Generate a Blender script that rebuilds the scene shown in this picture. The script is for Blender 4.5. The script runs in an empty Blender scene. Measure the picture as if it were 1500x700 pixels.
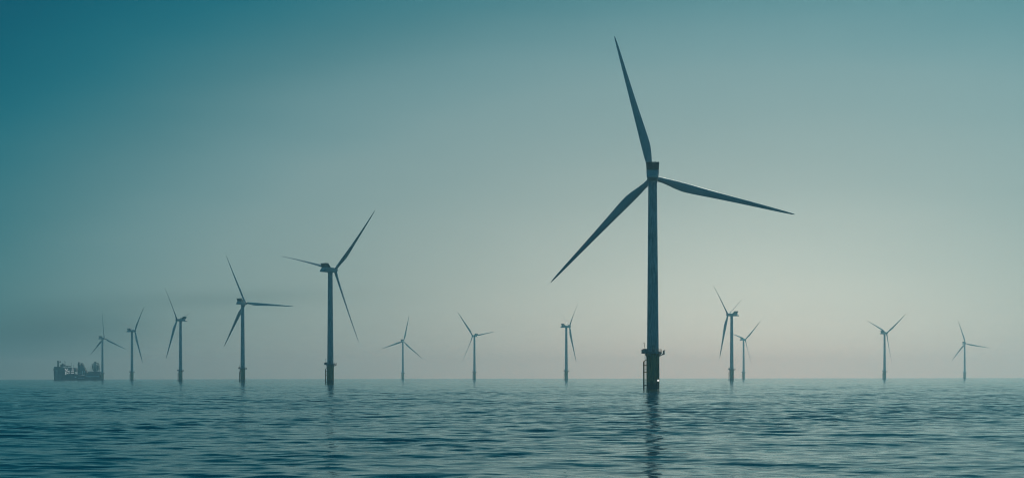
import bpy, bmesh, math, random
import numpy as np
from mathutils import Matrix, Vector

R = math.radians
scene = bpy.context.scene
C = scene.collection
random.seed(7)
rng = np.random.default_rng(11)

# ---------------------------------------------------------------- camera figures (photo is 1500 px wide)
EARTH = 6.371e6
F = 2060.0          # focal length in photo pixels
CX, HY = 750.0, 551.8     # HY: eye level; the sea horizon dips below it
EYE = 4.4           # height of the lens above the sea

# ================================================================ materials
def mat(name):
    m = bpy.data.materials.new(name)
    m.use_nodes = True
    nt = m.node_tree
    b = nt.nodes['Principled BSDF']
    return m, nt, b

def N(nt, kind, **kw):
    n = nt.nodes.new(kind)
    for k, v in kw.items():
        if k in n.inputs:
            n.inputs[k].default_value = v
        else:
            setattr(n, k, v)
    return n

def painted(name, c1, c2, rough=0.45, metal=0.0, scale=(0.4, 0.4, 0.06), detail=6, spread=(0.35, 0.7)):
    """paint with vertical weather streaks and faint blotches"""
    m, nt, b = mat(name)
    tc = N(nt, 'ShaderNodeTexCoord')
    mp = N(nt, 'ShaderNodeMapping'); mp.inputs['Scale'].default_value = scale
    n1 = N(nt, 'ShaderNodeTexNoise', Scale=4.0, Detail=detail, Roughness=0.6)
    r = N(nt, 'ShaderNodeValToRGB')
    r.color_ramp.elements[0].position = spread[0]; r.color_ramp.elements[0].color = (*c1, 1)
    r.color_ramp.elements[1].position = spread[1]; r.color_ramp.elements[1].color = (*c2, 1)
    L = nt.links
    L.new(tc.outputs['Object'], mp.inputs['Vector']); L.new(mp.outputs['Vector'], n1.inputs['Vector'])
    L.new(n1.outputs['Fac'], r.inputs['Fac']); L.new(r.outputs['Color'], b.inputs['Base Color'])
    b.inputs['Roughness'].default_value = rough
    b.inputs['Metallic'].default_value = metal
    return m

M = {}
M['tower'] = painted('tower_paint', (0.17, 0.20, 0.21), (0.46, 0.49, 0.50), 0.40)
M['blade'] = painted('blade_gelcoat', (0.30, 0.32, 0.33), (0.42, 0.44, 0.45), 0.38, scale=(1, 1, 0.15))
M['nacelle'] = painted('nacelle_paint', (0.28, 0.30, 0.31), (0.42, 0.44, 0.44), 0.4, scale=(0.5, 0.5, 0.5))
M['steel'] = painted('galvanised_steel', (0.12, 0.13, 0.13), (0.22, 0.22, 0.21), 0.55, 0.3, scale=(1, 1, 1))
M['dark'] = painted('dark_steel', (0.035, 0.037, 0.038), (0.07, 0.07, 0.07), 0.6, scale=(1, 1, 1))
M['hull'] = painted('hull_paint', (0.012, 0.02, 0.03), (0.03, 0.04, 0.05), 0.5, scale=(0.3, 0.3, 0.1))
M['super'] = painted('weathered_ship_paint', (0.015, 0.02, 0.028), (0.06, 0.07, 0.08), 0.5, scale=(0.3, 0.3, 0.1))
M['white'] = painted('white_ship_paint', (0.70, 0.72, 0.72), (0.82, 0.83, 0.82), 0.4, scale=(0.5, 0.5, 0.3))
M['decking'] = painted('deck_gear_paint', (0.10, 0.10, 0.10), (0.30, 0.30, 0.28), 0.6, scale=(0.4, 0.4, 0.4))

# yellow transition piece with a dark weed and rust band at the waterline
m, nt, b = mat('transition_yellow')
tc = N(nt, 'ShaderNodeTexCoord')
mp = N(nt, 'ShaderNodeMapping'); mp.inputs['Scale'].default_value = (0.7, 0.7, 0.12)
nz = N(nt, 'ShaderNodeTexNoise', Scale=3.0, Detail=7.0, Roughness=0.65)
rp = N(nt, 'ShaderNodeValToRGB')
rp.color_ramp.elements[0].position = 0.36; rp.color_ramp.elements[0].color = (0.10, 0.055, 0.016, 1)
rp.color_ramp.elements[1].position = 0.62; rp.color_ramp.elements[1].color = (0.30, 0.19, 0.035, 1)
sx = N(nt, 'ShaderNodeSeparateXYZ')
n2 = N(nt, 'ShaderNodeTexNoise', Scale=1.2, Detail=5.0)
ad = N(nt, 'ShaderNodeMath', operation='MULTIPLY_ADD'); ad.inputs[1].default_value = 3.0
mr = N(nt, 'ShaderNodeMapRange'); mr.inputs['From Min'].default_value = 3.0; mr.inputs['From Max'].default_value = 4.6
mx = N(nt, 'ShaderNodeMix', data_type='RGBA')
mx.inputs['A'].default_value = (0.018, 0.022, 0.012, 1)
L = nt.links
L.new(tc.outputs['Object'], mp.inputs['Vector']); L.new(mp.outputs['Vector'], nz.inputs['Vector'])
L.new(nz.outputs['Fac'], rp.inputs['Fac']); L.new(tc.outputs['Object'], sx.inputs['Vector'])
L.new(tc.outputs['Object'], n2.inputs['Vector']); L.new(n2.outputs['Fac'], ad.inputs[0])
L.new(sx.outputs['Z'], ad.inputs[2]); L.new(ad.outputs['Value'], mr.inputs['Value'])
L.new(mr.outputs['Result'], mx.inputs['Factor']); L.new(rp.outputs['Color'], mx.inputs['B'])
L.new(mx.outputs['Result'], b.inputs['Base Color']); b.inputs['Roughness'].default_value = 0.55
M['yellow'] = m

m, nt, b = mat('lantern_lens')
b.inputs['Base Color'].default_value = (0.8, 0.8, 0.75, 1)
b.inputs['Emission Color'].default_value = (1.0, 0.97, 0.9, 1)
b.inputs['Emission Strength'].default_value = 1.0
M['lamp'] = m
m, nt, b = mat('glowing_ship_white')
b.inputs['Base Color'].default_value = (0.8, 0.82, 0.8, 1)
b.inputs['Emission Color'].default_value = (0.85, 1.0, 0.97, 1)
b.inputs['Emission Strength'].default_value = 0.32  # glow added to brighten the ship's white side marks, which are no lamps
M['glow_white'] = m

# sea water: dark body, mirror-like skin, small ripples the mesh is too coarse for
m, nt, b = mat('sea_water')
tc = N(nt, 'ShaderNodeTexCoord')
mpa = N(nt, 'ShaderNodeMapping'); mpa.inputs['Scale'].default_value = (0.42, 1.0, 1.0)
na = N(nt, 'ShaderNodeTexNoise', Scale=0.8, Detail=2.5, Roughness=0.55)
sub = N(nt, 'ShaderNodeVectorMath', operation='SUBTRACT'); sub.inputs[1].default_value = (.5, .5, .5)
mul = N(nt, 'ShaderNodeVectorMath', operation='MULTIPLY'); mul.inputs[1].default_value = (.08, .22, 0.0)
geo = N(nt, 'ShaderNodeNewGeometry')
add = N(nt, 'ShaderNodeVectorMath', operation='ADD')
nrm = N(nt, 'ShaderNodeVectorMath', operation='NORMALIZE')
L = nt.links
L.new(tc.outputs['Object'], mpa.inputs['Vector']); L.new(mpa.outputs['Vector'], na.inputs['Vector'])
L.new(na.outputs['Color'], sub.inputs[0]); L.new(sub.outputs[0], mul.inputs[0])
mpg = N(nt, 'ShaderNodeMapping'); mpg.inputs['Scale'].default_value = (0.012, 0.020, 1.0)
ng = N(nt, 'ShaderNodeTexNoise', Scale=1.0, Detail=5.0, Roughness=0.62)
gust = N(nt, 'ShaderNodeMapRange'); gust.inputs['From Min'].default_value = .33; gust.inputs['From Max'].default_value = .67
gust.inputs['To Min'].default_value = .25; gust.inputs['To Max'].default_value = 2.0
sc = N(nt, 'ShaderNodeVectorMath', operation='SCALE')
nf_ = N(nt, 'ShaderNodeTexNoise', Scale=2.3, Detail=2.0, Roughness=0.5)      # short sharp wavelets
sub2 = N(nt, 'ShaderNodeVectorMath', operation='SUBTRACT'); sub2.inputs[1].default_value = (.5, .5, .5)
mul2 = N(nt, 'ShaderNodeVectorMath', operation='MULTIPLY'); mul2.inputs[1].default_value = (.06, .17, 0.0)
add2 = N(nt, 'ShaderNodeVectorMath', operation='ADD')
L.new(mpa.outputs['Vector'], nf_.inputs['Vector']); L.new(nf_.outputs['Color'], sub2.inputs[0]); L.new(sub2.outputs[0], mul2.inputs[0])
L.new(mul2.outputs[0], add2.inputs[0]); L.new(mul.outputs[0], add2.inputs[1])
L.new(tc.outputs['Object'], mpg.inputs['Vector']); L.new(mpg.outputs['Vector'], ng.inputs['Vector'])
L.new(ng.outputs['Fac'], gust.inputs['Value']); L.new(add2.outputs[0], sc.inputs[0]); L.new(gust.outputs['Result'], sc.inputs['Scale'])
L.new(sc.outputs[0], add.inputs[0]); L.new(geo.outputs['Normal'], add.inputs[1])
L.new(add.outputs[0], nrm.inputs[0]); gl = N(nt, 'ShaderNodeBsdfGlossy', Roughness=0.07); gl.inputs['Color'].default_value = (0.68, 0.855, 0.89, 1)
df = N(nt, 'ShaderNodeBsdfDiffuse'); df.inputs['Color'].default_value = (0.0, 0.030, 0.045, 1)
fres = N(nt, 'ShaderNodeFresnel', IOR=1.333)
mixs = N(nt, 'ShaderNodeMixShader')
for n in (gl, df, fres): L.new(nrm.outputs[0], n.inputs['Normal'])
L.new(fres.outputs[0], mixs.inputs['Fac']); L.new(df.outputs[0], mixs.inputs[1]); L.new(gl.outputs[0], mixs.inputs[2])
nt.nodes.remove(b)
L.new(mixs.outputs[0], nt.nodes['Material Output'].inputs['Surface'])
M['sea'] = m

# the hazy air
m = bpy.data.materials.new('sea_haze'); m.use_nodes = True
nt = m.node_tree
for n in list(nt.nodes):
    if n.type != 'OUTPUT_MATERIAL': nt.nodes.remove(n)
pv = nt.nodes.new('ShaderNodeVolumePrincipled')
pv.inputs['Color'].default_value = (0.46, 0.86, 1.0, 1)
pv.inputs['Absorption Color'].default_value = (1, 1, 1, 1)
pv.inputs['Density'].default_value = 2.15e-4
pv.inputs['Anisotropy'].default_value = 0.83
nt.links.new(pv.outputs['Volume'], nt.nodes['Material Output'].inputs['Volume'])
M['haze'] = m

# ================================================================ mesh helpers
def obj(name, bm, material, parent=None, smooth=False, mw=None):
    me = bpy.data.meshes.new(name)
    bmesh.ops.recalc_face_normals(bm, faces=bm.faces[:])
    bm.to_mesh(me); bm.free()
    me.materials.append(material)
    if smooth:
        me.shade_smooth() if hasattr(me, 'shade_smooth') else None
        try: me.set_sharp_from_angle(angle=R(35))
        except Exception: pass
    o = bpy.data.objects.new(name, me); C.objects.link(o)
    if parent: o.parent = parent
    if mw is not None: o.matrix_local = mw
    return o

def box(bm, x0, x1, y0, y1, z0, z1, bevel=0.0):
    vs = [bm.verts.new((x, y, z)) for x in (x0, x1) for y in (y0, y1) for z in (z0, z1)]
    q = [(0, 1, 3, 2), (4, 6, 7, 5), (0, 4, 5, 1), (2, 3, 7, 6), (0, 2, 6, 4), (1, 5, 7, 3)]
    fs = [bm.faces.new([vs[i] for i in f]) for f in q]
    if bevel:
        es = list({e for f in fs for e in f.edges})
        bmesh.ops.bevel(bm, geom=es, offset=bevel, segments=2, affect='EDGES', profile=0.6)

def lathe(bm, prof, seg=40, cap0=True, cap1=True, axis='Z', off=(0, 0, 0)):
    rings = []
    for r, z in prof:
        ring = []
        for i in range(seg):
            a = 2 * math.pi * i / seg
            p = (r * math.cos(a), r * math.sin(a), z)
            if axis == 'Y': p = (p[0], p[2], p[1])
            ring.append(bm.verts.new((p[0] + off[0], p[1] + off[1], p[2] + off[2])))
        rings.append(ring)
    for A, B in zip(rings, rings[1:]):
        for i in range(seg):
            bm.faces.new((A[i], A[(i + 1) % seg], B[(i + 1) % seg], B[i]))
    if cap0: bm.faces.new(rings[0][::-1])
    if cap1: bm.faces.new(rings[-1])

def bar(bm, p, q, r, seg=8, r2=None):
    p, q = Vector(p), Vector(q)
    d = (q - p).normalized()
    u = d.orthogonal().normalized(); v = d.cross(u)
    A, B = [], []
    for i in range(seg):
        a = 2 * math.pi * i / seg
        w = u * math.cos(a) + v * math.sin(a)
        A.append(bm.verts.new(p + w * r)); B.append(bm.verts.new(q + w * (r if r2 is None else r2)))
    for i in range(seg):
        bm.faces.new((A[i], A[(i + 1) % seg], B[(i + 1) % seg], B[i]))
    bm.faces.new(A[::-1]); bm.faces.new(B)

def prism(bm, pts, y0, y1, bevel=0.0, chamfer=None):
    """outline in x,z pushed through y"""
    a = [bm.verts.new((x, y0, z)) for x, z in pts]
    c = [bm.verts.new((x, y1, z)) for x, z in pts]
    n = len(pts)
    fs = [bm.faces.new(a), bm.faces.new(c[::-1])]
    for i in range(n):
        fs.append(bm.faces.new((a[i], c[i], c[(i + 1) % n], a[(i + 1) % n])))
    if bevel:
        es = list({e for f in fs for e in f.edges})
        bmesh.ops.bevel(bm, geom=es, offset=bevel, segments=2, affect='EDGES', profile=0.6)

# ================================================================ one wind turbine, built at the origin
HUB = 80.0
TILT = R(5)
HUB_Y = 5.0        # rotor centre ahead of the tower axis

def tag(o, label, cat, group=None, kind=None):
    if label: o['label'] = label
    if cat: o['category'] = cat
    if group: o['group'] = group
    if kind: o['kind'] = kind

def blade_mesh():
    bm = bmesh.new()
    st = [  # radius, chord, thickness ratio, share of chord ahead of the pitch axis, twist
        (1.2, 2.0, 1.00, .50, 10), (3.0, 2.0, 1.00, .50, 10), (5.5, 2.35, .72, .44, 10), (8.5, 3.05, .46, .36, 9),
        (11.5, 3.45, .34, .31, 8), (14.5, 3.35, .29, .30, 6.5), (19, 2.95, .25, .30, 5), (25, 2.45, .22, .31, 3.4),
        (32, 1.95, .20, .32, 2), (39, 1.5, .18, .33, 1), (45, 1.12, .17, .34, .3), (49.5, .80, .17, .36, 0),
        (52.2, .50, .17, .40, 0), (53.3, .24, .18, .46, 0), (53.6, .08, .2, .5, 0)]
    # densify
    dense = []
    for a, c in zip(st, st[1:]):
        for k in range(3):
            t = k / 3
            dense.append(tuple(a[i] + (c[i] - a[i]) * t for i in range(5)))
    dense.append(st[-1])
    n = 18
    rings = []
    for r, ch, th, ahead, tw in dense:
        pre = 2.2 * (r / 53.5) ** 2
        ring = []
        r *= 1.045
        for i in range(n):
            a = 2 * math.pi * i / n
            s = (1 - math.cos(a)) / 2            # 0 at the nose, 1 at the tail
            if th > .9:
                hx, hy = -0.5 * math.cos(a), 0.5 * math.sin(a)
                x, y = hx * ch, hy * ch
            else:
                yt = 5 * th * (.2969 * math.sqrt(s) - .126 * s - .3516 * s * s + .2843 * s ** 3 - .1036 * s ** 4)
                round_ = max(0.0, min(1.0, (th - .34) / .6))
                yt = yt * (1 - round_) + 0.5 * th * abs(math.sin(a)) * round_
                y = math.copysign(yt, math.sin(a)) * ch
                x = (s - ahead) * ch
            w = R(tw)
            xx = x * math.cos(w) - y * math.sin(w)
            yy = x * math.sin(w) + y * math.cos(w)
            ring.append(bm.verts.new((xx, -yy + pre, r)))
        rings.append(ring)
    for A, B in zip(rings, rings[1:]):
        for i in range(n):
            bm.faces.new((A[i], A[(i + 1) % n], B[(i + 1) % n], B[i]))
    bm.faces.new(rings[0][::-1]); bm.faces.new(rings[-1])
    return bm

def build_turbine():
    t = bpy.data.objects.new('wind_turbine', None); C.objects.link(t)
    # foundation
    bm = bmesh.new()
    lathe(bm, [(2.45, -0.9), (2.45, 12.6), (2.6, 12.75), (2.6, 13.15)], 48)
    obj('transition_piece', bm, M['yellow'], t, True)
    # work platform: round deck with a lay-down wing on one side
    bm = bmesh.new()
    lathe(bm, [(3.25, 13.152), (3.35, 13.22), (3.35, 13.6), (3.25, 13.64)], 40)
    box(bm, -4.2, -2.0, -1.7, 1.7, 13.16, 13.628, .04)
    for a in range(0, 360, 45):
        c, s = math.cos(R(a + 20)), math.sin(R(a + 20))
        bar(bm, (2.46 * c, 2.46 * s, 11.9), (3.2 * c, 3.2 * s, 13.18), .12, 6)
    plat = obj('platform', bm, M['steel'], t)
    bm = bmesh.new()
    # rails: posts, two rails and a kick plate; netting panels on the lay-down side
    ring = [(3.25 * math.cos(R(a)), 3.25 * math.sin(R(a))) for a in range(-148, 149, 12)]
    path = [(-4.12, 1.62), (-4.12, -1.62), (-2.75, -1.66)] + ring + [(-2.75, 1.66)]
    for i, (x, y) in enumerate(path):
        x2, y2 = path[(i + 1) % len(path)]
        bar(bm, (x, y, 13.63), (x, y, 14.75), .035, 6)
        for z in (14.2, 14.72): bar(bm, (x, y, z), (x2, y2, z), .04, 6)
        bar(bm, (x, y, 13.72), (x2, y2, 13.72), .09, 4)
    box(bm, -4.16, -4.10, -1.6, 1.6, 13.8, 14.68)
    box(bm, -4.08, -2.8, -1.67, -1.61, 13.8, 14.68)
    box(bm, -4.08, -2.8, 1.61, 1.67, 13.8, 14.68)
    obj('railing', bm, M['steel'], plat)
    # two small cabinets on deck
    bm = bmesh.new()
    box(bm, -2.95, -2.35, -1.0, 0.4, 13.645, 15.0, .05)
    obj('cabinet', bm, M['steel'], plat)
    # leaning davit post on the lay-down side
    bm = bmesh.new()
    bar(bm, (-2.9, -.9, 13.63), (-3.35, -.9, 17.4), .10, 8, .07)
    bar(bm, (-3.75, -.9, 14.85), (-2.7, -.9, 14.85), .09, 6)
    bar(bm, (-3.35, -.9, 17.3), (-3.75, -.9, 16.9), .06, 6)
    obj('mast', bm, M['dark'], t)
    # crane on the other side
    bm = bmesh.new()
    bar(bm, (2.55, -.6, 12.2), (3.7, -.7, 13.0), .16, 8)
    bar(bm, (3.3, -.65, 12.75), (4.25, -.75, 12.95), .22, 8)
    box(bm, 3.72, 4.35, -1.1, -.35, 12.8, 14.3, .08)
    bar(bm, (4.0, -.72, 14.25), (4.6, -.75, 14.45), .10, 6)
    obj('crane', bm, M['steel'], t)
    # boat landing with its two fender tubes and stubs
    bm = bmesh.new()
    for y in (-.85, .85):
        bar(bm, (-3.45, y, -.9), (-3.45, y, 10.1), .20, 10)
        for z in (1.2, 6.1, 8.7):
            bar(bm, (-2.2, y * .6, z), (-3.45, y, z), .17, 8)
        bar(bm, (-3.45, y, 10.1), (-2.4, y * .6, 10.9), .12, 8)
    land = obj('boat_landing', bm, M['yellow'], t)
    bm = bmesh.new()
    for y in (-.3, .3):
        bar(bm, (-2.95, y, -.5), (-2.95, y, 13.1), .06, 6)
        for z in (3.0, 7.4, 11.6): bar(bm, (-2.3, y, z), (-2.95, y, z), .06, 6)
    z = 0.0
    while z < 13:
        bar(bm, (-2.95, -.3, z), (-2.95, .3, z), .03, 5); z += .35
    obj('ladder', bm, M['steel'], land)
    # cable tubes up the side
    bm = bmesh.new()
    for a in (-120, -60, -38):
        c, s = math.cos(R(a)), math.sin(R(a))
        bar(bm, (2.62 * c, 2.62 * s, -.9), (2.62 * c, 2.62 * s, 12.9), .14, 8)
    obj('cable_tube', bm, M['yellow'], t)
    # sea lantern
    bm = bmesh.new()
    box(bm, 1.45, 2.1, -2.14, -1.7, 2.5, 2.72, .03)
    bar(bm, (1.75, -1.95, 2.7), (1.75, -1.95, 3.4), .05, 6)
    box(bm, 1.50, 2.0, -2.15, -1.75, 3.42, 3.5, .02)
    lan = obj('lantern', bm, M['dark'], t)
    bm = bmesh.new()
    box(bm, 1.42, 2.12, -2.24, -1.78, 2.74, 3.36, .09)
    obj('lens', bm, M['lamp'], lan)
    # tower with weld flanges and a door
    bm = bmesh.new()
    prof = [(2.22, 13.15)]
    for z in (13.4, 34.0, 57.0, 77.6):
        rr = 2.22 - (2.22 - 1.62) * (z - 13.15) / 64.8
        prof += [(rr, z - .12), (rr + .035, z - .10), (rr + .035, z + .10), (rr - .003, z + .12)]
    prof += [(1.61, 78.05)]
    lathe(bm, prof, 56)
    tow = obj('tower', bm, M['tower'], t, True)
    bm = bmesh.new()
    box(bm, -.55, .55, -2.30, -2.05, 13.9, 16.3, .06)
    obj('door', bm, M['steel'], tow)
    # nacelle, built along +Y, rotor at +Y
    bm = bmesh.new()
    side = [(-8.7, -1.9), (-8.7, -.9), (-6.9, .2), (-6.5, 1.45), (-2.0, 1.45), (3.2, 1.45), (3.7, .9), (3.7, -1.2), (3.0, -1.85)]
    vs0, vs1, ns = [], [], len(side)
    for w, store in ((-2.3, vs0), (2.3, vs1)):
        for yy, zz in side:
            k = .86 if zz < -1.5 else 1.0
            k *= .86 if yy > 3 else 1.0
            store.append(bm.verts.new((w * k, yy, zz)))
    fs = [bm.faces.new(vs0), bm.faces.new(vs1[::-1])]
    for i in range(ns):
        fs.append(bm.faces.new((vs0[i], vs1[i], vs1[(i + 1) % ns], vs0[(i + 1) % ns])))
    bmesh.ops.bevel(bm, geom=list({e for f in fs for e in f.edges}), offset=.3, segments=3, affect='EDGES', profile=.55)
    lathe(bm, [(1.75, -2.6), (1.75, -1.86)], 32)       # yaw bearing
    nac = obj('nacelle', bm, M['nacelle'], t, True)
    # raised hoist platform over the rear, walls flaring outwards, ramp at its front
    bm = bmesh.new()
    pts = [(-6.4, 1.40), (-7.5, 4.15), (-4.7, 4.15), (-1.8, 1.40)]
    a = [bm.verts.new((-2.28 if z < 2 else -2.45, y, z)) for y, z in pts]
    c = [bm.verts.new((2.28 if z < 2 else 2.45, y, z)) for y, z in pts]
    fs = [bm.faces.new(a), bm.faces.new(c[::-1])]
    for i in range(4): fs.append(bm.faces.new((a[i], c[i], c[(i + 1) % 4], a[(i + 1) % 4])))
    bmesh.ops.bevel(bm, geom=list({e for f in fs for e in f.edges}), offset=.12, segments=2, affect='EDGES')
    for k in range(8):                                   # fence posts on its rear face
        x = -2.3 + k * 4.6 / 7
        bar(bm, (x * .9, -6.75, 1.9), (x, -7.62, 4.25), .09, 6)
    obj('hoist_platform', bm, M['dark'], nac)
    bm = bmesh.new()
    for x in (-1.2, 1.2):
        bar(bm, (x, -3.2, 2.6), (x, -3.4, 5.2), .06, 6, .03)
    bar(bm, (-1.2, -3.39, 4.8), (1.2, -3.39, 4.8), .05, 6)
    obj('weather_mast', bm, M['dark'], nac)
    # hub and spinner: local origin at the rotor centre, axis +Y
    bm = bmesh.new()
    prof = [(1.55, -1.35), (1.72, -1.1), (1.85, -.3), (1.85, .5), (1.7, 1.1), (1.35, 1.6), (.8, 1.95), (.25, 2.1)]
    lathe(bm, prof, 36, axis='Y')
    for ph in (0, 120, 240):
        c, s = math.cos(R(ph)), math.sin(R(ph))
        bar(bm, (s * .8, 0, c * .8), (s * 1.95, .06, c * 1.95), 1.08, 24)
    hub = obj('hub', bm, M['nacelle'], t, True)
    bl = [obj('blade', blade_mesh(), M['blade'], t, True)]
    for k in (1, 2):
        o = bl[0].copy(); C.objects.link(o); o.parent = t; bl.append(o)
    return t

def pose(t, yaw, phase, pitch, grow=1.0):
    """turn the head of a turbine: yaw clockwise from +Y, phase clockwise seen from behind"""
    head = Matrix.Translation((0, 0, HUB)) @ Matrix.Rotation(-yaw, 4, 'Z')
    rotor = head @ Matrix.Translation((0, HUB_Y, HUB_Y * math.tan(TILT) - .35)) @ Matrix.Rotation(TILT, 4, 'X')
    k = 0
    for ch in t.children:
        n = ch.name.split('.')[0]
        if n == 'nacelle': ch.matrix_local = head
        elif n == 'hub': ch.matrix_local = rotor @ Matrix.Rotation(phase, 4, 'Y')
        elif n == 'blade':
            ch.matrix_local = rotor @ Matrix.Rotation(phase + R(2.3) * math.sin(pitch) + k * R(120), 4, 'Y') @ Matrix.Rotation(R(-2.5), 4, 'X') @ Matrix.Rotation(pitch, 4, 'Z') @ Matrix.Scale(grow, 4); k += 1

def copy_tree(o, parent=None):
    c = o.copy(); C.objects.link(c); c.parent = parent
    for ch in o.children:
        if not ch.name.startswith('lantern'): copy_tree(ch, c)    # only the nearest tower shows a lit lantern
    return c

# tower x, rotor centre y (photo px), yaw from the line of sight, rotor phase, label
TURBINES = [
    (956.4, 258.0, 0, 105, 0, 'tallest and nearest wind turbine, seen from behind, dark yellow foot carrying a work platform'),
    (484.0, 395.0, 41, 43, 78, 'second tallest wind turbine, rotor turned right, one thin blade passing behind its nacelle'),
    (355.6, 443.4, 33, 95, -25, 'third tallest wind turbine with one blade level, pointing right towards the second tallest one'),
    (264.6, 468.3, -66, 77, 50, 'wind turbine seen side on with rotor facing left, third one from the ship'),
    (193.4, 484.6, 68, 46, -70, 'small wind turbine in open water just right of the ship, rotor facing right'),
    (150.1, 495.2, 45, 114, -25, 'small wind turbine with one blade straight up, its foot at end of the ship'),
    (590.1, 499.9, 18, 13, 0, 'faint hazy wind turbine just right of the second tallest one, one blade nearly upright'),
    (695.0, 491.8, -38, 81, -35, 'hazy wind turbine with rotor left of its tower, one blade reaching right behind nacelle'),
    (829.6, 478.0, 74, 53, -40, 'hazy wind turbine seen side on just left of the tallest one, rotor facing right'),
    (1071.9, 460.8, -68, 67, 60, 'wind turbine seen side on, rotor facing left, in front of a fainter one'),
    (1089.3, 497.2, 42, 48, 65, 'faint small wind turbine partly behind a darker side on one'),
    (1295.8, 487.7, 46, 55, 65, 'pale hazy wind turbine with blades in a Y, second from right end of the row'),
    (1413.1, 502.9, 22, 102, 0, 'palest and farthest wind turbine, last of the row at the right end'),
]
GROUP = 'wind turbines standing in the sea'
proto = build_turbine()
for i, (tx, hy, yaw, ph, pitch, lab) in enumerate(TURBINES):
    t = proto if i == 0 else copy_tree(proto)
    D = 1000.0
    for _ in range(4):
        drop = D * D / (2 * EARTH)
        D = F * (HUB - EYE - drop) / (HY + 1.0 * (CX - tx) / 750.0 - hy)
    X = (tx - CX) / F * D
    t.location = (X, D, -drop)
    pose(t, R(yaw) + math.atan2(X, D), R(ph), R(pitch), 1.0 if i == 0 else .968)
    tag(t, lab, 'wind turbine', GROUP)

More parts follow.
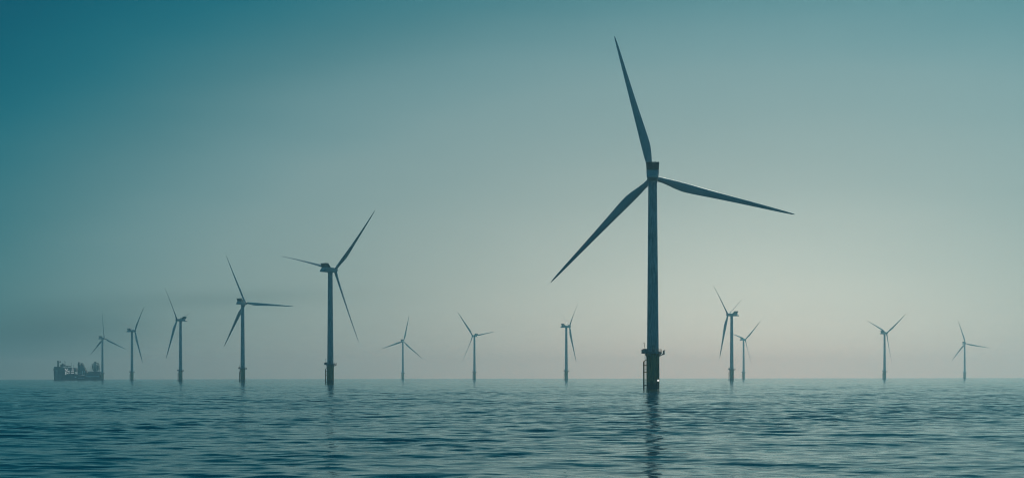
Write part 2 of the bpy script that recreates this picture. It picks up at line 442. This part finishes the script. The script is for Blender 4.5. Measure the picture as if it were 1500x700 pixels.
# ================================================================ the ship
SPPM = .745
def build_ship():
    D = F / SPPM
    s = bpy.data.objects.new('work_ship', None); C.objects.link(s)
    s.location = ((78.4 - CX) / F * D, D, -D * D / (2 * EARTH))
    tag(s, 'dark work ship with high bow house, white markings and deck cranes on the horizon', 'ship')
    # hull, bow at x = 0, 96 m long
    bm = bmesh.new()
    st = [(0.6, 0.6, 21), (3, 4.5, 20.5), (8, 8.0, 20), (14, 9.6, 19.5), (22, 10, 19), (34, 10, 16.5), (44, 10, 11.5),
          (54, 10, 9.2), (70, 10, 9.0), (88, 10, 9.0), (95.5, 9.4, 9.2)]
    rings = []
    for x, w, h in st:
        fl = .75 if x < 20 else .94
        rings.append([bm.verts.new(p) for p in ((x + (.9 if x < 10 else 0), -w * fl, -.9), (x, -w, h * .55), (x, -w, h), (x, w, h), (x, w, h * .55), (x + (.9 if x < 10 else 0), w * fl, -.9))])
    for A, B in zip(rings, rings[1:]):
        for i in range(6):
            bm.faces.new((A[i], A[(i + 1) % 6], B[(i + 1) % 6], B[i]))
    bm.faces.new(rings[0][::-1]); bm.faces.new(rings[-1])
    hull = obj('hull', bm, M['hull'], s)
    # rubbing strake and bulwark line
    bm = bmesh.new()
    box(bm, 66, 92, -10.22, -10.02, 6.6, 7.9)
    for x in (51.5, 56, 60.5):
        box(bm, x, x + 2.6, -10.2, -10.02, 3.5, 4.6)
    box(bm, 45, 48, -10.2, -10.02, 5.2, 7.2)
    obj('hull_stripe', bm, M['white'], hull)
    # bow house
    bm = bmesh.new()
    prism(bm, [(2.2, 19), (3.6, 26.5), (16, 26.5), (16.5, 24.8), (33, 24.8), (33, 23.6), (45, 23.6), (46, 16)], -8.6, 8.6, .25)
    for z in (20.2, 23.4):
        box(bm, 4, 44, -8.95, -8.62, z, z + .35)
    house = obj('bow_house', bm, M['super'], s)
    bm = bmesh.new()
    for row, z in enumerate((21.2, 24.6)):
        for k in range(5 if row else 10):
            box(bm, 5 + k * 1.9, 6.0 + k * 1.9, -8.72, -8.62, z, z + 1.0)
    obj('window', bm, M['dark'], house)
    # bridge block with overhanging roof
    bm = bmesh.new()
    box(bm, 15.5, 21.5, -7, 7, 26.5, 30.8, .3)
    prism(bm, [(16.5, 30.7), (18, 33), (19.2, 33), (20.5, 30.7)], -3, 3, .2)
    obj('bridge', bm, M['super'], s)
    bm = bmesh.new()
    box(bm, 25.2, 33.2, -5, 5, 27.0, 28.6, .3)
    for x in (26.5, 29.5, 32):
        for y in (-4, 4): bar(bm, (x, y, 24.7), (x, y, 27.1), .35, 8)
    obj('helideck', bm, M['super'], s)
    # funnels / mast head at the bow
    bm = bmesh.new()
    prism(bm, [(7.6, 26.4), (7.9, 33), (7.4, 38.2), (10.2, 38), (10.4, 34.5), (10.8, 26.4)], -1.6, 1.6, .15)
    bar(bm, (10, 0, 33.5), (13.4, 0, 35.5), .5, 8); box(bm, 12.2, 14.2, -1, 1, 34.6, 37.2, .2)
    obj('radar_mast', bm, M['dark'], s)
    for x, z0, z1 in ((21.9, 26, 38), (23.4, 24.8, 37), (35.2, 23.6, 34.5), (39.5, 23.6, 30)):
        bm = bmesh.new()
        bar(bm, (x, 0, z0), (x, 0, z1), .3, 8, .15)
        bar(bm, (x - 1, 0, z1 - 1.5), (x + 1, 0, z1 - 1.5), .18, 6)
        obj('pole_mast', bm, M['steel'], s)
    # white letter-like mark and three white bands on the house side, brightened by added glow
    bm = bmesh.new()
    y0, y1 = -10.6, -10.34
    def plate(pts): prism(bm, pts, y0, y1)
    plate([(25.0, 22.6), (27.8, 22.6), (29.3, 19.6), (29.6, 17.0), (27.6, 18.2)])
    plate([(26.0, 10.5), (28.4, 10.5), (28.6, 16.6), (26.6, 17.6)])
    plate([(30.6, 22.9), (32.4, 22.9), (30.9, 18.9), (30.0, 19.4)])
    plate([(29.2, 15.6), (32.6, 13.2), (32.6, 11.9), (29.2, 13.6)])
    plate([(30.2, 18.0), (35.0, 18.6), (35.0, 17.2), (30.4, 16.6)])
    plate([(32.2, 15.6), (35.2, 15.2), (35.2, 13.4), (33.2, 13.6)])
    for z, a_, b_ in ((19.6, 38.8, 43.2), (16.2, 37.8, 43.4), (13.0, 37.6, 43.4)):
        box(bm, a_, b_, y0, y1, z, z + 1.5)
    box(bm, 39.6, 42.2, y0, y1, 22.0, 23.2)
    obj('glowing_mark', bm, M['glow_white'], s)
    bm = bmesh.new()
    prism(bm, [(25, 9.8), (44.6, 9.8), (44.6, 24), (25, 24)], -10.3, -8.45)
    obj('side_panel', bm, M['hull'], s)
    # deck crane amidships: pedestal, machinery house and folded boom
    bm = bmesh.new()
    prism(bm, [(48.5, 10), (49.2, 25), (48.6, 30), (49.6, 35.5), (51.4, 35), (51.8, 31), (53.4, 29.5), (54.0, 25), (54.8, 26), (55.6, 33.6), (57.2, 33.2), (57.8, 30), (59.4, 29.4), (60.2, 24.5), (62.0, 24.4), (63.5, 20), (65, 18), (65, 10)], -4.5, 4.5, .3)
    for x, z in ((51, 34), (54, 32), (57, 34), (60, 29), (62.5, 25)):
        bar(bm, (x, -4.6, 12), (x + .8, -4.8, z), .35, 6)
    obj('deck_crane', bm, M['dark'], s)
    bm = bmesh.new()
    for x in (59.0, 63.0): bar(bm, (x, -6, 10.5), (x, -6, 18.2), .6, 10)
    box(bm, 51.5, 57, -6.4, -5.6, 12.2, 13.4)
    obj('vent_pipe', bm, M['white'], s)
    # long deck rack aft
    bm = bmesh.new()
    box(bm, 63.8, 94, -8.6, 8.6, 8.8, 14.6, .25)
    box(bm, 70, 93.2, -7.5, 7.5, 14.6, 16.8, .2)
    for k in range(12): bar(bm, (65 + k * 2.4, -8.75, 9), (65 + k * 2.4, -8.75, 17.3), .2, 6)
    bar(bm, (65, -8.75, 17.2), (93.5, -8.75, 16.9), .18, 6)
    obj('pipe_rack', bm, M['super'], s)
    bm = bmesh.new()
    for k, (x, z) in enumerate(((66.4, 23), (68.2, 26.5), (70.1, 22), (71.8, 27.5), (73.4, 24), (74.8, 29))):
        bar(bm, (x, -3 + k, 16.7), (x + .3, -3 + k, z), .28, 6)
    obj('deck_post', bm, M['steel'], s)
    # stern crane: lattice frame and cab
    bm = bmesh.new()
    prism(bm, [(80.2, 16.6), (79.8, 27), (80.9, 32), (81.4, 36.6), (83.2, 36.2), (83.4, 30), (84.8, 24), (84.4, 16.6)], -2.2, 2.2, .2)
    box(bm, 75.8, 78.6, -2, 2, 23.0, 28.2, .2); box(bm, 85.6, 88.2, -2, 2, 18.8, 29.0, .2); box(bm, 77.4, 79.9, -1.5, 1.5, 18.4, 21.6, .2)
    for p, q in (((75.8, 28), (82, 36)), ((76, 23.2), (81, 17)), ((78, 25), (88, 27)), ((86, 17), (79, 33)), ((83, 34.6), (88.8, 31.5)), ((88.8, 31.5), (90.6, 20)),
                 ((84, 30), (90.2, 26)), ((86, 24), (90.4, 20)), ((87, 29), (87.6, 33.5)), ((76.6, 28), (76.2, 32)), ((90.5, 17), (90.6, 24)), ((79, 21.4), (79.4, 30))):
        bar(bm, (p[0], -2.8, p[1]), (q[0], -2.8, q[1]), .42, 6); bar(bm, (p[0], 2.8, p[1]), (q[0], 2.8, q[1]), .42, 6)
    obj('stern_crane', bm, M['dark'], s)
    return s
build_ship()

# ================================================================ the sea: one sheet out to the horizon
def build_sea():
    # rows (y) and columns (share of the row's half width)
    ys = [-1500, -600, -200, -60, -15, 5, 18, 28, 36, 42]
    y = 46.0
    while y < 190: ys.append(y); y += .24
    while y < 2600: ys.append(y); y += .24 * (y / 190) ** 1.25
    while y < 11000: ys.append(y); y *= 1.03
    ys.append(11000.0)
    ys = np.array(ys)
    inner = np.linspace(-1, 1, 481)
    half = .43 * np.maximum(ys, 30) + 22
    wide = 9000.0
    cols = []
    for f in (1.0, .45, .12, .02):
        cols.append(-(half + f * (wide - half)))
    left = np.stack(cols, 1)
    mid = half[:, None] * inner[None, :]
    X = np.concatenate([left, mid, -left[:, ::-1]], 1)
    Y = np.repeat(ys[:, None], X.shape[1], 1)
    dx = np.gradient(X, axis=1); dx = np.maximum(np.abs(dx), 1e-3)
    dy = np.gradient(ys)[:, None] * np.ones_like(X)
    Z = np.zeros_like(X); OX = np.zeros_like(X); OY = np.zeros_like(X)
    comps = []
    for lam0, lam1, n, slope, spread in ((0.9, 2.0, 48, .050, 24), (2.0, 5.0, 40, .047, 22), (5, 12, 22, .026, 22), (12, 30, 14, .011, 20)):
        for _ in range(n):
            lam = lam0 * (lam1 / lam0) ** rng.random()
            th = rng.normal(0, R(spread)) + R(8)
            k = 2 * math.pi / lam
            comps.append((k * math.sin(th), k * math.cos(th), slope * math.sqrt(2 / n) / k, rng.random() * 6.283, k))
    # patches of livelier and calmer water
    pat = 1 + .30 * np.sin(X * .043 + 1.3 * np.sin(Y * .021) + .6) * np.sin(Y * .031 + 1.1 * np.sin(X * .017 + 2) + 1.7) \
            + .16 * np.sin(X * .11 - Y * .07 + 2.2 * np.sin(Y * .013))
    for kx, ky, a, ph, k in comps:
        n_x = 2 * math.pi / (abs(kx) + 1e-6) / dx
        n_y = 2 * math.pi / (abs(ky) + 1e-6) / dy
        w = np.clip((np.minimum(n_x, n_y) - 2.4) / 1.6, 0, 1)
        rows = np.where(w.max(1) > 0)[0]
        if not len(rows): continue
        sl = slice(rows[0], rows[-1] + 1)
        arg = kx * X[sl] + ky * Y[sl] + ph
        am = a * w[sl] * (pat[sl] if k > .8 else 1.0)
        Z[sl] += am * np.cos(arg)
        sn = am * np.sin(arg) * 1.3
        OX[sl] -= sn * kx / k; OY[sl] -= sn * ky / k
    nr, nc = X.shape
    Z -= (X * X + Y * Y) / (2 * EARTH)          # the round earth: the horizon lies 7.5 km off
    co = np.stack([X + OX, Y + OY, Z], -1).reshape(-1, 3).astype(np.float32)
    idx = np.arange(nr * nc).reshape(nr, nc)
    q = np.stack([idx[:-1, :-1], idx[:-1, 1:], idx[1:, 1:], idx[1:, :-1]], -1).reshape(-1).astype(np.int32)
    me = bpy.data.meshes.new('sea')
    nf = len(q) // 4
    me.vertices.add(len(co)); me.vertices.foreach_set('co', co.ravel())
    me.loops.add(len(q)); me.loops.foreach_set('vertex_index', q)
    me.polygons.add(nf)
    me.polygons.foreach_set('loop_start', np.arange(0, nf * 4, 4, dtype=np.int32))
    me.polygons.foreach_set('loop_total', np.full(nf, 4, np.int32))
    me.polygons.foreach_set('use_smooth', np.ones(nf, bool))
    me.update(calc_edges=True); me.validate()
    me.materials.append(M['sea'])
    o = bpy.data.objects.new('sea', me); C.objects.link(o)
    tag(o, 'dark teal sea with low rippling waves reaching the horizon', 'sea', None, 'structure')
    print('sea verts', len(co))
build_sea()

# ================================================================ the haze
bm = bmesh.new()
box(bm, -9100, 9100, -1600, 11100, -17.5, 142)
h = obj('haze', bm, M['haze'])
tag(h, 'pale sea haze that fades the far turbines and the horizon', 'haze', None, 'stuff')

# ================================================================ sky, sun
SUN_AZ, SUN_EL = R(27), R(42)
w = bpy.data.worlds.new('World'); scene.world = w; w.use_nodes = True
nt = w.node_tree; L = nt.links
for n in list(nt.nodes): nt.nodes.remove(n)
out = N(nt, 'ShaderNodeOutputWorld')
tc = N(nt, 'ShaderNodeTexCoord')
sky = N(nt, 'ShaderNodeTexSky', sky_type='NISHITA')
sky.sun_disc = False; sky.sun_elevation = SUN_EL; sky.sun_rotation = SUN_AZ
sky.air_density = 1.0; sky.dust_density = 2.0; sky.ozone_density = 3.0
tint = N(nt, 'ShaderNodeMix', data_type='RGBA', blend_type='MULTIPLY')
tint.inputs['Factor'].default_value = 1.0; tint.inputs['B'].default_value = (0.004, 0.09, 0.125, 1)
bg1 = N(nt, 'ShaderNodeBackground', Strength=0.05)
L.new(sky.outputs['Color'], tint.inputs['A']); L.new(tint.outputs['Result'], bg1.inputs['Color'])
# hazy glow round the hidden sun: colour by elliptical distance from it
sp = N(nt, 'ShaderNodeSeparateXYZ'); L.new(tc.outputs['Generated'], sp.inputs['Vector'])
def mth(op, a=None, b_=None):
    n = N(nt, 'ShaderNodeMath', operation=op)
    for i, v in enumerate((a, b_)):
        if v is None: continue
        if isinstance(v, (int, float)): n.inputs[i].default_value = v
        else: L.new(v, n.inputs[i])
    return n.outputs['Value']
az = mth('ARCTAN2', sp.outputs['X'], sp.outputs['Y'])
el = mth('ARCSINE', sp.outputs['Z'])
# slow unevenness of the air, soft flat banks low down
mpn = N(nt, 'ShaderNodeMapping'); mpn.inputs['Scale'].default_value = (5, 5, 26)
nzs = N(nt, 'ShaderNodeTexNoise', Scale=1.0, Detail=3.0, Roughness=.5)
L.new(tc.outputs['Generated'], mpn.inputs['Vector']); L.new(mpn.outputs['Vector'], nzs.inputs['Vector'])
wob = mth('MULTIPLY', mth('SUBTRACT', nzs.outputs['Fac'], .5), 1.6)
u = mth('MULTIPLY', mth('SUBTRACT', az, R(10)), .8 * 180 / math.pi)
v = mth('MULTIPLY', mth('MAXIMUM', el, 0.0), 180 / math.pi / .64)
r = mth('ADD', mth('SQRT', mth('ADD', mth('MULTIPLY', u, u), mth('MULTIPLY', v, v))), wob)
# a drifting bank of ship smoke low in the sky, and its thin trail
def bank(az0, waz, el0, wel, slope, amount):
    a_ = mth('DIVIDE', mth('SUBTRACT', az, R(az0)), R(waz))
    e_ = mth('DIVIDE', mth('SUBTRACT', mth('SUBTRACT', el, R(el0)), mth('MULTIPLY', mth('SUBTRACT', az, R(az0)), slope)), R(wel))
    q_ = mth('ADD', mth('MULTIPLY', a_, a_), mth('MULTIPLY', e_, e_))
    return mth('MULTIPLY', mth('POWER', 2.718, mth('MULTIPLY', q_, -1.0)), mth('MULTIPLY', mth('ADD', nzs.outputs['Fac'], .4), amount))
smoke = mth('SUBTRACT', .905, mth('ADD', bank(-18.0, 4.2, 1.6, 1.1, .04, .40), bank(-12.0, 4.8, 3.1, .34, .05, .15)))
fr = mth('DIVIDE', r, 100.0)
cr = N(nt, 'ShaderNodeValToRGB'); L.new(fr, cr.inputs['Fac'])
def lin(c): return tuple((x / 255 / 12.92) if x / 255 <= .04045 else ((x / 255 + .055) / 1.055) ** 2.4 for x in c)
stops = [(0, (224, 229, 213)), (6.5, (197, 205, 193)), (12.5, (156, 170, 162)), (19, (126, 154, 152)), (22, (106, 142, 143)), (25, (72, 121, 125)),
         (28.5, (6, 102, 114)), (33.5, (0, 66, 82)), (60, (0, 90, 116)), (100, (0, 88, 116))]
e = cr.color_ramp.elements
while len(e) > 1: e.remove(e[-1])
e[0].position = 0; e[0].color = (*lin(stops[0][1]), 1)
for p, c in stops[1:]:
    n = e.new(p / 100); n.color = (*lin(c), 1)
cr.color_ramp.interpolation = 'B_SPLINE'
bg2 = N(nt, 'ShaderNodeBackground', Strength=1.0); L.new(cr.outputs['Color'], bg2.inputs['Color']); L.new(smoke, bg2.inputs['Strength'])
ash = N(nt, 'ShaderNodeAddShader')
L.new(bg1.outputs[0], ash.inputs[0]); L.new(bg2.outputs[0], ash.inputs[1]); L.new(ash.outputs[0], out.inputs['Surface'])

sun = bpy.data.lights.new('sun', 'SUN'); sun.energy = 2.0; sun.angle = R(12); sun.color = (.92, .96, .82)
so = bpy.data.objects.new('sun', sun); C.objects.link(so)
d = Vector((math.sin(SUN_AZ) * math.cos(SUN_EL), math.cos(SUN_AZ) * math.cos(SUN_EL), math.sin(SUN_EL)))
so.rotation_euler = d.to_track_quat('Z', 'Y').to_euler()
so.location = d * 300 + Vector((0, 0, 200))

# ================================================================ camera
cam = bpy.data.cameras.new('camera'); cam.lens = F / 1500 * 36; cam.sensor_width = 36
cam.shift_y = (HY - 350) / 1500
cam.clip_start = .1; cam.clip_end = 40000
co = bpy.data.objects.new('camera', cam); C.objects.link(co)
co.location = (0, 0, EYE)
co.rotation_euler = (R(90), R(0.08), 0)
scene.camera = co

# ================================================================ render settings
vs = scene.view_settings
vs.view_transform = 'Standard'; vs.look = 'None'; vs.exposure = 0.0; vs.gamma = 1.0; vs.use_curve_mapping = False
scene.render.engine = 'CYCLES'
cy = scene.cycles
cy.volume_bounces = 8; cy.max_bounces = 12; cy.diffuse_bounces = 3; cy.glossy_bounces = 3
cy.caustics_reflective = False; cy.caustics_refractive = False
cy.use_denoising = True
cy.filter_width = 1.1
cy.sample_clamp_indirect = 2.0
